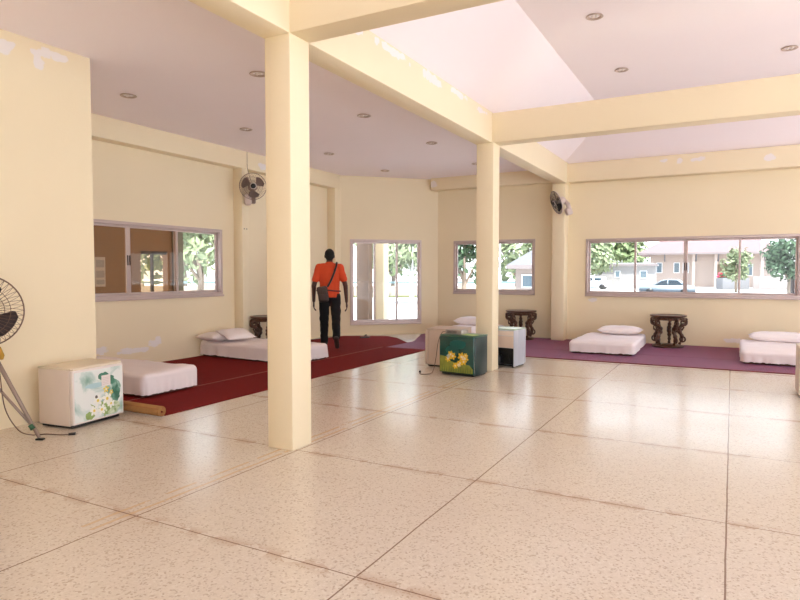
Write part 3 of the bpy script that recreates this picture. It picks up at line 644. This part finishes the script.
# ------------------------------------------------------------------ walking man, seen from behind (local +y = the way he walks)
def capsule(b, p0, p1, r0, r1, n=14, sq=(1,1), k=4):
    p0, p1 = Vector(p0), Vector(p1); ax = p1-p0; Ln = ax.length; q = ax.normalized().to_track_quat('Z', 'Y').to_matrix().to_4x4()
    prof = [(r0*math.cos(a), -r0*math.sin(a)) for a in [PI/2*(1-i/k) for i in range(k)]] + [(r0,0)] + [(r1, Ln)] + [(r1*math.cos(PI/2*i/k), Ln+r1*math.sin(PI/2*i/k)) for i in range(1, k+1)]
    prof[0] = (0, prof[0][1]); prof[-1] = (0, prof[-1][1])
    b.lathe(prof, None, n, T(p0) @ q @ Matrix.Diagonal((sq[0], sq[1], 1, 1)))
def fuse(b, name, m, parent, vox, smooth=4, cuts=()):
    """melts the shapes into one continuous skin, then trims it at the given planes"""
    me = bpy.data.meshes.new('tmp'); bmesh.ops.recalc_face_normals(b.bm, faces=b.bm.faces); b.bm.to_mesh(me); b.bm.free(); o = bpy.data.objects.new('tmp', me); COL.objects.link(o)
    md = o.modifiers.new('r', 'REMESH'); md.mode = 'VOXEL'; md.voxel_size = vox
    if smooth: sm = o.modifiers.new('s', 'SMOOTH'); sm.iterations = smooth; sm.factor = .5
    dg = bpy.context.evaluated_depsgraph_get(); nm = bpy.data.meshes.new_from_object(o.evaluated_get(dg)); bpy.data.objects.remove(o)
    t = bmesh.new(); t.from_mesh(nm)
    for co, no in cuts:
        res = bmesh.ops.bisect_plane(t, geom=list(t.verts)+list(t.edges)+list(t.faces), plane_co=co, plane_no=no, clear_outer=True)
        ed = [e for e in t.edges if e.is_boundary]
        if ed: bmesh.ops.holes_fill(t, edges=ed, sides=0)
    for f in t.faces: f.smooth = True
    t.to_mesh(nm); t.free(); nm.materials.clear(); nm.materials.append(m); nm.name = name
    o = bpy.data.objects.new(name, nm); COL.objects.link(o); o.parent = parent; return o
SKIN = mat('brown_skin', (.085,.032,.018), .5, .1, 8); ORANGE = mat('orange_shirt', (.70,.075,.018), .85, .06, 9, .2, 60)
BLK = mat('black_trousers', (.0035,.0035,.005), .85, .1, 9, .2, 50); HAIR = mat('black_hair', (.004,.0035,.0035), .85, .2, 60, .5, 300); BAG = mat('dark_brown_bag', (.045,.026,.022), .55, .15, 14)
man = thing('person', 'man in an orange T-shirt and black trousers walking away with a shoulder bag', 'person', (-6.01,8.62,cz), rad(33))
SH, EL, WR = {}, {}, {}
SH[-1], EL[-1], WR[-1] = Vector((-.185,0,1.385)), Vector((-.262,-.04,1.075)), Vector((-.27,.03,.815))
SH[1], EL[1], WR[1] = Vector((.185,0,1.385)), Vector((.268,-.06,1.075)), Vector((.285,.00,.805))
HIP = {-1: Vector((-.09,0,.90)), 1: Vector((.09,0,.90))}
KN = {-1: Vector((-.10,.10,.49)), 1: Vector((.105,.03,.48))}
AN = {-1: Vector((-.10,.14,.085)), 1: Vector((.115,-.21,.205))}
b = MB()
capsule(b, (0,0,.95), (0,0,1.08), .105, .125, sq=(1.1,.8)); capsule(b, (0,0,1.08), (0,-.01,1.30), .13, .145, sq=(1.18,.78)); capsule(b, (-.13,0,1.385), (.13,0,1.385), .062, .062)
capsule(b, (0,-.005,1.36), (0,.015,1.50), .064, .053)
b.ball((0,.022,1.585), (.075,.092,.105)); b.ball((0,.055,1.535), (.052,.055,.055))                 # skull and jaw
capsule(b, (0,.108,1.60), (0,.122,1.567), .010, .015, 8)                                             # nose
for s in (-1, 1):
    b.ball((s*.078,.01,1.575), (.011,.022,.032)); b.ball((s*.03,.098,1.60), (.013,.012,.010)); b.ball((s*.028,.100,1.615), (.020,.010,.006))
    capsule(b, (s*.0,.103,1.532), (s*.020,.100,1.534), .008, .006, 8)
    capsule(b, SH[s], EL[s], .052, .040); capsule(b, EL[s], WR[s], .040, .026)
    # hand: palm, four unequal fingers with two bends each, thumb from the side of the palm
    w = WR[s]; dn = (w-EL[s]).normalized(); fw = Vector((0,1,0)); sd = Vector((s,0,0))
    pc = w+dn*.055; capsule(b, w, w+dn*.085, .024, .030, sq=(.55,1.25) if abs(dn.z) > .5 else (1,1))
    for i, ln in enumerate((.068,.078,.072,.056)):
        base = w+dn*.095+fw*(.030-.020*i); a1 = base+dn*ln*.5+sd*(-.006); a2 = a1+dn*ln*.35-sd*.016; a3 = a2+dn*ln*.2-sd*.016
        capsule(b, base-dn*.02, a1, .0095, .009, 8); capsule(b, a1, a2, .009, .0082, 8); capsule(b, a2, a3, .0082, .007, 8)
    tb = w+dn*.03+fw*.028; t1 = tb+dn*.035+fw*.022; t2 = t1+dn*.032+fw*.004-sd*.008; capsule(b, tb, t1, .013, .011, 8); capsule(b, t1, t2, .011, .008, 8)
    capsule(b, HIP[s], KN[s], .070, .048); capsule(b, KN[s], AN[s], .048, .034)
    f0 = AN[s]; fd = Vector((0,1,-.14)) if s < 0 else Vector((.06,.72,-.72)); fd.normalize()
    capsule(b, f0+Vector((0,-.015,-.028)), f0+fd*.09+Vector((0,0,-.025)), .024, .018, sq=(1.05,.8))
fuse(b, 'body', SKIN, man, .0065, 2)
b = MB(); b.ball((0,.006,1.610), (.082,.094,.092)); b.ball((0,-.022,1.570), (.074,.070,.075)); fuse(b, 'hair', HAIR, man, .008, 2)
b = MB()
capsule(b, (0,0,.90), (0,0,1.08), .150, .146, sq=(1.14,.84)); capsule(b, (0,0,1.06), (0,-.012,1.30), .146, .158, sq=(1.17,.78)); capsule(b, (-.145,-.003,1.385), (.145,-.003,1.385), .070, .070); capsule(b, (0,0,1.40), (0,.006,1.455), .09, .066)
for s in (-1, 1):
    e = SH[s].lerp(EL[s], .66); capsule(b, SH[s]-Vector((s*.012,0,0)), e, .069, .062)
o = fuse(b, 'shirt', ORANGE, man, .010, 3, [((0,0,.885),(0,.05,-1)), ((0,0,1.468),(0,.25,1))])
for v in o.data.vertices:
    p = v.co; v.co += v.normal*(.009*noise.noise(Vector((p.x*9, p.y*9, p.z*7)))+.004*noise.noise(Vector((p.x*22, p.y*22, p.z*15))))
b = MB(); capsule(b, (-.045,0,.90), (.045,0,.90), .118, .118, sq=(1,.9)); b.box((-.125,-.095,.87),(.125,.095,.98), bev=.05)
for s in (-1, 1):
    capsule(b, HIP[s], KN[s], .098, .078); capsule(b, KN[s], AN[s]+Vector((0,0,.02)), .077, .064)
o = fuse(b, 'trousers', BLK, man, .010, 3)
for v in o.data.vertices:
    p = v.co; v.co += v.normal*(.010*noise.noise(Vector((p.x*8, p.y*8, p.z*14))))
for s in (-1, 1):
    b = MB(); f0 = AN[s]; fd = Vector((0,1,-.10)) if s < 0 else Vector((.06,.72,-.72)); fd.normalize(); dnv = Vector((0,0,-1)) if s < 0 else Vector((0,-.72,-.72)).normalized()
    hl = f0+dnv*.045-fd*.045; capsule(b, hl, hl+fd*.22, .043, .038, sq=(1.05,.9)); capsule(b, f0+Vector((0,0,.0)), hl+fd*.06, .050, .044)
    fuse(b, 'shoe', mat('dark_shoe', (.035,.022,.02), .5), man, .008, 2, [(hl+dnv*.034, dnv)])
b = MB(); b.tube([(.155*math.cos(2*PI*j/32)*1.16, .155*math.sin(2*PI*j/32)*.87, 1.0+.02*math.cos(2*PI*j/32)*-1) for j in range(32)], .012, mat('maroon_band', (.10,.02,.03), .7), 8, closed=True); b.build('waist_band', MATS['maroon_band'], man)
for sx in (-1, 1):
    b = MB(); b.ball((0,0,0), .0092, mat('eye_white', (.75,.72,.68), .3), u=14, v=10); b.ball((0,.0050,0), .0060, mat('dark_iris', (.015,.01,.008), .2), u=12, v=8)
    e_ = b.build('eye', MATS['eye_white'], man); e_.location = (sx*.031,.1005,1.600)
bag = thing('shoulder_bag', 'small dark shoulder bag on the left hip of the man in orange', 'bag', (-6.01,8.62,cz), rad(33))
b = MB(); b.box((-.085,-.05,-.14), (.085,.05,.125), BAG, .035, M=T((-.105,-.205,.945)) @ Matrix.Rotation(rad(-8),4,'Y') @ Matrix.Rotation(rad(-10),4,'Z'), seg=4); b.build('pouch', BAG, bag)
b = MB(); b.box((-.083,-.058,.0), (.083,-.03,.12), mat('bag_flap', (.06,.037,.03), .5), .02, M=T((-.105,-.205,.945)) @ Matrix.Rotation(rad(-8),4,'Y') @ Matrix.Rotation(rad(-10),4,'Z')); b.build('flap', MATS['bag_flap'], bag)
cable('strap', [(-.03,-.185,1.06),(.02,-.165,1.15),(.075,-.160,1.28),(.115,-.125,1.40),(.122,-.05,1.462),(.118,.03,1.452),(.10,.085,1.40),(.06,.12,1.33),(-.05,.15,1.18),(-.15,.12,1.06),(-.21,.0,1.0),(-.19,-.12,1.0)], .017, None, None, m=BLACK, parent=bag)

# ------------------------------------------------------------------ outdoors
GND = mat('pale_concrete_yard', (.66,.65,.63), .9, .15, .3)
mb = MB(); mb.box((-160,-60,-.95), (120,190,-.70)); struct(mb, 'ground', GND, 'pale sunlit yard outside the windows', 'ground')
ASPH = mat('grey_asphalt', (.10,.105,.12), .9, .1, 1)
mb = MB(); mb.box((-60,54.5,-.70), (60,64,-.685)); struct(mb, 'road', ASPH, 'grey road beyond the wide far window', 'road')
mb = MB(); mb.box((-9,51.5,-.70), (60,51.8,-.25)); struct(mb, 'kerb_wall', mat('white_kerb', (.3,.3,.31), .8), 'long low white kerb in front of the road', 'kerb')
# annex room seen through the tinted panes
BRN = mat('brown_annex_paint', (.37,.235,.145), .8, .06, 2)
mb = MB(); holed(mb, 'y', 4.0, 8.86, -.7, 3.3, [(7.88,8.52,.75,1.72)], -9.95, -9.8); struct(mb, 'annex_wall', BRN, 'brown wall of the porch seen through the tinted panes', 'wall')
mb = MB(); mb.box((-10.4,3.6,3.3), (-7.46,9.2,3.42)); struct(mb, 'annex_shade_roof', BRN, 'added flat roof darkening the porch outside the tinted window', 'roof')  # unseen roof added so the porch behind the panes stays dark
mb = MB(); mb.box((-10.0,8.62,-.7), (-9.75,8.86,3.3)); struct(mb, 'annex_post', mat('mossy_concrete', (.16,.13,.085), .9), 'dark post at the end of the brown porch wall', 'pillar')
mb = MB(); mb.box((-9.90,7.88,1.66),(-9.84,8.52,1.72)); mb.box((-9.90,8.17,.75),(-9.84,8.21,1.7)); struct(mb, 'annex_window_bars', DGREY, 'dark bars across the opening in the brown porch wall', 'window bars')
mb = MB(); P = mat('poster_paper', (.75,.72,.74), .6); mb.box((-9.798,6.93,1.06), (-9.79,7.13,1.58), P)
for z, h_ in ((1.40,.13),(1.22,.12),(1.10,.08)): mb.box((-9.79,6.95,z), (-9.788,7.11,z+h_), mat('poster_grey', (.5,.5,.56), .6))
tag(mb.build('paper_notice', P), 'white paper notice on the brown porch wall, behind the leftmost tinted pane', 'notice')
# porch pillars outside the corner window
mb = MB(); mb.box((-7.30,12.26,-.7), (-7.05,12.50,3.4), bev=.01); struct(mb, 'pillar', WALL, 'pale cream outside pillar behind the middle pane of the tall corner window', 'pillar')
mb = MB(); mb.box((-7.62,12.0,-.7), (-7.30,12.2,3.4), bev=.01); struct(mb, 'pillar', mat('glass_tint_brown', (.21,.125,.08), .5, .2, 12), 'outside pillar in a glass-tint brown, behind the left pane of the tall corner window', 'pillar')  # brown imitates tinted glass and porch shade over the pillar
# garden wall with a blue rail
A, B = Vector((-47,31.6,0)), Vector((-14,49.2,0)); dv = (B-A); Ln = dv.length; ang = math.atan2(dv.y, dv.x)
r = thing('garden_wall', 'low cream garden wall with a pale blue rail beyond the lawn', 'wall', (A.x,A.y,-.7), ang)
b = MB(); b.box((0,0,0), (Ln,.2,.95), bev=.01); b.build('wall_panel', mat('cream_block', (.28,.25,.20), .9, .1, 1), r)
b = MB(); b.box((0,.02,1.15), (Ln,.18,1.32)); b.build('rail', mat('blue_rail', (.13,.20,.22), .6), r)
for k in range(0, 15): b = MB(); b.box((k*2.6,-.02,0), (k*2.6+.22,.22,1.2)); b.build('post', MATS['cream_block'], r)
b = MB(); b.box((0,-.05,0), (Ln,-.0,.12)); b.build('footing', mat('olive_footing', (.12,.14,.05), .9), r)  # dark olive strip along the foot of the wall
# trees
LEAF = [mat('leaf_mid', (.15,.205,.085), .6, .4, 2.), mat('leaf_dark', (.055,.105,.05), .6, .4, 2.), mat('leaf_pale', (.20,.24,.13), .6, .35, 2.)]
BARK = mat('bark', (.22,.17,.13), .9, .2, 8); PBARK = mat('pale_bark', (.50,.52,.50), .9, .2, 6)
def tree(name, label, pos, h, cr, lf, trunk_h, n=900, leaf=.34, seed=1, bark=BARK, ch=None, tr=None, group='trees outside the windows'):
    R = random.Random(seed); r = thing(name, label, 'tree', pos, 0, group)
    b = MB(); tr = tr or h*.03; b.tube([(0,0,0),(.03*h*R.uniform(-1,1),.0,trunk_h*.5),(0,0,trunk_h),(0,0,trunk_h+(h-trunk_h)*.5)], [tr,tr*.8,tr*.65,tr*.3], bark, 8)
    for k in range(5):
        q = R.uniform(0,2*PI); b.tube([(0,0,trunk_h*R.uniform(.8,1.1)),(cr*.5*math.cos(q),cr*.5*math.sin(q),trunk_h+(h-trunk_h)*R.uniform(.3,.6))], [tr*.45,tr*.15], bark, 6)
    b.build('trunk', bark, r)
    ch = ch or (h-trunk_h); cz_ = trunk_h+ch*.5; blobs = [(Vector((R.uniform(-.55,.55)*cr, R.uniform(-.55,.55)*cr, cz_+R.uniform(-.35,.35)*ch)), R.uniform(.4,.6)) for _ in range(11)]
    b = MB(); bm = b.bm
    for k in range(n):
        c, s = R.choice(blobs); d = Vector((R.gauss(0,1), R.gauss(0,1), R.gauss(0,1))).normalized()*(R.random()**.4)
        p = c + Vector((d.x*cr*s, d.y*cr*s, d.z*ch*.5*s)); nrm = (d+Vector((R.uniform(-.7,.7), R.uniform(-.7,.7), R.uniform(-.3,.9)))).normalized()
        u = nrm.orthogonal().normalized(); w = nrm.cross(u); a = R.uniform(0,2*PI); u, w = u*math.cos(a)+w*math.sin(a), w*math.cos(a)-u*math.sin(a); z = leaf*R.uniform(.6,1.3)
        f = bm.faces.new([bm.verts.new(q) for q in (p-u*z, p+w*z*.45+nrm*z*.1, p+u*z, p-w*z*.45+nrm*z*.1)])
    b.build('crown', lf, r); return r
G = -.7
tree('leafy_tree', 'pale green tree filling the clear pane of the tinted window', (-21.5,20.6,G), 6.5, 2.6, LEAF[2], 1.9, 1500, .26, 3)
tree('leafy_tree', 'mid green tree seen at the left of the clear pane of the tinted window', (-26.0,23.0,G), 7.5, 3.0, LEAF[0], 2.2, 1300, .3, 4)
tree('leafy_tree', 'tall dense tree behind the garden wall beyond the tinted window', (-44,40.0,G), 11, 6.0, LEAF[0], 3., 1500, .55, 5)
tree('leafy_tree', 'tree seen dimly through the tinted panes over the porch opening', (-30.,26.5,G), 6, 3.0, LEAF[2], 1.2, 1000, .32, 6)
tree('leafy_tree', 'bright green tree in the middle pane of the tall corner window', (-25.0,45.2,G), 8.5, 3.4, LEAF[0], 1.8, 1500, .34, 7)
tree('leafy_tree', 'tree with a pale trunk in the right pane of the tall corner window', (-18.3,35.6,G), 6.3, 2.3, LEAF[2], 2.1, 1200, .28, 8, PBARK, tr=.17)
tree('leafy_tree', 'dark tree far behind the tall corner window', (-27.5,56.0,G), 10, 4.6, LEAF[1], 2., 1300, .45, 9)
tree('leafy_tree', 'tree in the narrow left strip of the tall corner window', (-27.6,38.0,G), 8, 2.6, LEAF[0], 1.7, 1000, .32, 10)
tree('leafy_tree', 'dark leafy tree close behind the left pane of the small far window', (-8.45,20.5,G), 4.3, 1.05, LEAF[1], 1.7, 900, .17, 11)
tree('leafy_tree', 'pale tree far behind the left pane of the small far window', (-16.5,52,G), 9, 3.6, LEAF[2], 1.5, 1200, .42, 12)
tree('leafy_tree', 'tall bright tree behind the small hut beyond the small far window', (-16.4,66.7,G), 9.5, 4.0, LEAF[0], 1.5, 1200, .42, 13)
tree('leafy_tree', 'pale green tree at the left end of the wide far window', (-16.5,82,G), 8.5, 4.2, LEAF[2], 1.5, 1300, .5, 14)
tree('leafy_tree', 'mid green tree above the long white building', (-17.6,116,G), 9.5, 5.0, LEAF[0], 2., 1300, .6, 15)
tree('leafy_tree', 'round dark green tree near the right edge of the wide far window', (3.75,54,G), 4.7, 2.0, LEAF[1], 1.6, 1500, .22, 16)
tree('leafy_tree', 'yellow green bush tree in front of the red roofed house', (.35,73.0,G), 5.0, 1.5, LEAF[2], 1.4, 800, .28, 17)
# lamp post and hut beyond the small window
r = thing('lamp_post', 'thin white lamp post beyond the small far window', 'lamp post', (-13.3,38.3,G), 0)
b = MB(); b.tube([(0,0,0),(0,0,4.6)], [.08,.05], PBARK, 8); b.build('pole', PBARK, r); b = MB(); b.box((-.1,-.5,4.5), (.1,.1,4.65), bev=.03); b.build('lamp_head', PBARK, r)
GREYR = mat('grey_roof', (.13,.13,.145), .8, .1, 2)
def hip_house(name, label, pos, rz, w, d, hw, hr, over, wm, rm, wins, ridge=.35, cat='house'):
    r = thing(name, label, cat, pos, rad(rz)); b = MB(); b.box((-w/2,0,0), (w/2,d,hw)); b.build('walls', wm, r)
    b = MB(); x0, x1, y0, y1 = -w/2-over, w/2+over, -over, d+over; rx = w*ridge/2; ym = d/2; z = hw-.05
    q = [(x0,y0,z),(x1,y0,z),(x1,y1,z),(x0,y1,z)]; e = [(p[0],p[1],z+.22) for p in q]; rg = [(-rx,ym,hr),(rx,ym,hr)]
    V = [b.bm.verts.new(p) for p in q+e+rg]
    for f in ((3,2,1,0),(0,1,5,4),(1,2,6,5),(2,3,7,6),(3,0,4,7),(4,5,9,8),(5,6,9),(6,7,8,9),(7,4,8)): b.bm.faces.new([V[i] for i in f])
    b.build('roof', rm, r)
    b = MB(); b.box((x0,y0-.04,z-.02), (x1,y0,z+.24)); b.build('fascia', mat('white_fascia', (.2,.17,.17), .7), r)
    for (a, z0, ww, hh) in wins:
        b = MB(); b.box((a,-.06,z0), (a+ww,.02,z0+hh)); f = b.build('window', mat('window_white', (.7,.72,.74), .6), r); b = MB(); b.box((a+.08,-.075,z0+.08), (a+ww-.08,-.061,z0+hh-.08)); b.build('pane', mat('dark_glass', (.10,.14,.17), .1), f)
    return r
CREAM = mat('sunlit_render', (.36,.29,.255), .9, .06, .5)
h_ = hip_house('house', 'long cream house with a red hipped roof beyond the road', (-2.9,97.5,G), 4, 15.5, 11, 4.7, 9.0, 1.6, CREAM, mat('red_tile_roof', (.19,.115,.115), .8, .12, 1.5), [(-6.9,2.0,.8,1.5),(-4.6,2.0,.8,1.5),(-3.4,2.0,.8,1.5),(4.4,1.6,1.0,1.6)])
for x in (-2.2, .6, 3.3, 6.2): b = MB(); b.box((x,-1.3,0), (x+.35,-.95,4.7)); b.build('porch_post', CREAM, h_)
for x in (-5.8, -1.7, 1.1, 3.8, 6.7):
    b = MB(); b.tube([(x,-.1,3.7),(x,-1.4,4.6)], .09, GREYR, 6); b.build('roof_strut', GREYR, h_)
b = MB(); b.box((1.0,-.06,0), (3.1,.02,3.2)); b.build('door', mat('tan_door', (.16,.11,.07), .7), h_)
r = hip_house('outbuilding', 'long white flat building left of the red roofed house', (-12.6,86,G), 4, 7.5, 6, 3.0, 3.4, .3, mat('white_render', (.26,.25,.25), .9), mat('pale_roof', (.2,.19,.2), .8), [(-1.2,1.4,.7,.9),(1.9,1.3,.9,1.0)], .8, 'building')
hip_house('hut', 'small grey roofed hut beyond the small far window', (-11.6,40.5,G), 10, 2.6, 2.6, 2.35, 3.7, .55, mat('pinkish_block', (.28,.23,.21), .9), GREYR, [(-.9,1.0,.8,.9)], .1)
hip_house('hut', 'small brown hut with a grey roof at the right edge of the wide far window', (5.35,59.5,G), 0, 2.0, 2.2, 1.7, 2.9, .4, mat('brown_boards', (.07,.045,.038), .9, .2, 10), GREYR, [], .3)
r = thing('parked_van', 'row of white vehicles parked beyond the left end of the wide far window', 'vehicle', (-15.2,77.3,G), 0)
b = MB(); b.box((-2.3,-.8,.35), (2.3,.8,1.05), bev=.12); b.box((-1.9,-.72,1.0), (1.7,.72,1.55), bev=.15); b.build('body', mat('white_car_paint', (.8,.8,.82), .3), r)
for x in (-1.45, -.45, .55):
    b = MB(); b.box((x,-.745,1.08), (x+.8,-.70,1.42), bev=.02); b.build('side_window', mat('dark_car_glass', (.03,.05,.07), .15), r)
for x in (-1.45, 1.45):
    for y in (-.8, .8): b = MB(); b.lathe([(0,-.1),(.33,-.1),(.36,0),(.33,.1),(0,.1)], BLACK, 18, T((x,y*.92,.36)) @ Matrix.Rotation(PI/2,4,'X')); b.build('wheel', BLACK, r)
r['label'] = 'white van parked beyond the left end of the wide far window'
# silver-blue car
r = thing('car', 'pale silver blue car driving on the road before the red roofed house', 'car', (-5.05,59.,-.685), rad(4))
CARP = mat('silver_blue_paint', (.27,.32,.36), .25, .05, 2, metal=.2)
def prism(b, pts, y0, y1, m, inset=0.):
    A = [b.bm.verts.new((x,y0,z)) for x, z in pts]; B = [b.bm.verts.new((x,y1,z)) for x, z in pts]; n = len(pts); i = b.mi(m)
    fs = [b.bm.faces.new(A), b.bm.faces.new(B[::-1])]+[b.bm.faces.new((A[k], B[k], B[(k+1)%n], A[(k+1)%n])) for k in range(n)]
    for f in fs: f.material_index = i
b = MB(); prism(b, [(-2.25,.28),(-2.3,.62),(-2.15,.82),(-1.15,.90),(1.55,.92),(2.2,.88),(2.28,.6),(2.25,.28)], -.84, .84, CARP)
prism(b, [(-1.2,.88),(-.45,1.36),(.2,1.46),(.95,1.42),(1.75,.92)], -.70, .70, CARP)
bmesh.ops.bevel(b.bm, geom=list(b.bm.edges), offset=.05, segments=2, affect='EDGES'); b.build('body', CARP, r, recalc=True, smooth=True)
for pts in ([(-.98,.93),(-.42,1.30),(.02,1.38),(.02,.93)], [(.12,.93),(.12,1.38),(.85,1.36),(1.25,.93)]):
    b = MB(); prism(b, pts, -.735, -.705, MATS['dark_car_glass']); b.build('side_window', MATS['dark_car_glass'], r, recalc=True)
for x in (-1.4, 1.4):
    for y in (-.78, .78): b = MB(); b.lathe([(0,-.1),(.3,-.1),(.33,0),(.3,.1),(0,.1)], BLACK, 18, T((x,y,.33)) @ Matrix.Rotation(PI/2,4,'X')); b.build('wheel', BLACK, r)
# planter with red flowers, and the yard wall
r = thing('flower_planter', 'grey raised planter with red flowers before the red roofed house', 'planter', (-.3,86.0,G), 4)
b = MB(); b.box((-2.2,0,0), (2.2,1.0,1.4), bev=.04); b.build('trough', mat('grey_trough', (.16,.16,.17), .9), r)
R = random.Random(5); b = MB()
for k in range(260):
    p = Vector((R.uniform(-2,2), R.uniform(.1,.9), 1.4+R.uniform(0,.7))); b.ball(p, .1, LEAF[1] if R.random() < .7 else LEAF[0], u=5, v=4)
b.build('foliage', LEAF[1], r); b = MB()
for k in range(60): b.ball((R.uniform(.3,2.0), R.uniform(-.05,.5), 1.5+R.uniform(0,.5)), .13, mat('red_petals', (.65,.04,.10), .6), u=6, v=5)
b.build('red_flowers', MATS['red_petals'], r)
mb = MB(); mb.box((2.2,85.0,G), (14,85.25,G+1.6), bev=.02); struct(mb, 'yard_wall', mat('pale_block_wall', (.27,.235,.225), .9, .08, 1), 'pale yard wall right of the planter, beyond the road', 'wall')

# ------------------------------------------------------------------ light, camera
w = bpy.data.worlds.new('sky'); S.world = w; w.use_nodes = True; nt = w.node_tree; L = nt.links; bg = nt.nodes['Background']
tc = nt.nodes.new('ShaderNodeTexCoord'); sx = nt.nodes.new('ShaderNodeSeparateXYZ'); L.new(tc.outputs['Generated'], sx.inputs[0])
rp = nt.nodes.new('ShaderNodeValToRGB'); L.new(sx.outputs['Z'], rp.inputs['Fac'])
e = rp.color_ramp.elements; e[0].position = 0; e[0].color = (.93,.965,1.,1); e[1].position = .75; e[1].color = (.50,.68,1.,1)
q = e.new(.2); q.color = (.90,.94,1.,1)
L.new(rp.outputs['Color'], bg.inputs['Color']); bg.inputs['Strength'].default_value = 3.7
sun = bpy.data.lights.new('sun', 'SUN'); sun.energy = 19.; sun.angle = rad(.6); sun.color = (1,.97,.93)
so = bpy.data.objects.new('sun', sun); COL.objects.link(so)
d = Vector((-.34,.30,-1.0)).normalized(); so.rotation_euler = d.to_track_quat('-Z', 'Y').to_euler(); so.location = (10,-10,20)
cam = bpy.data.cameras.new('camera'); cam.sensor_width = 36; cam.lens = 615/800*36; cam.clip_end = 600; cam.clip_start = .05
co = bpy.data.objects.new('camera', cam); COL.objects.link(co); co.location = (0,0,1.3)
co.rotation_euler = (PI/2-math.atan(27/615), 0, math.atan(332/615)); S.camera = co
S.view_settings.view_transform = 'Standard'; S.view_settings.look = 'None'; S.view_settings.gamma = 1; S.view_settings.use_curve_mapping = False
S.view_settings.exposure = -.24
S.cycles.max_bounces = 14; S.cycles.diffuse_bounces = 9; S.cycles.transparent_max_bounces = 16
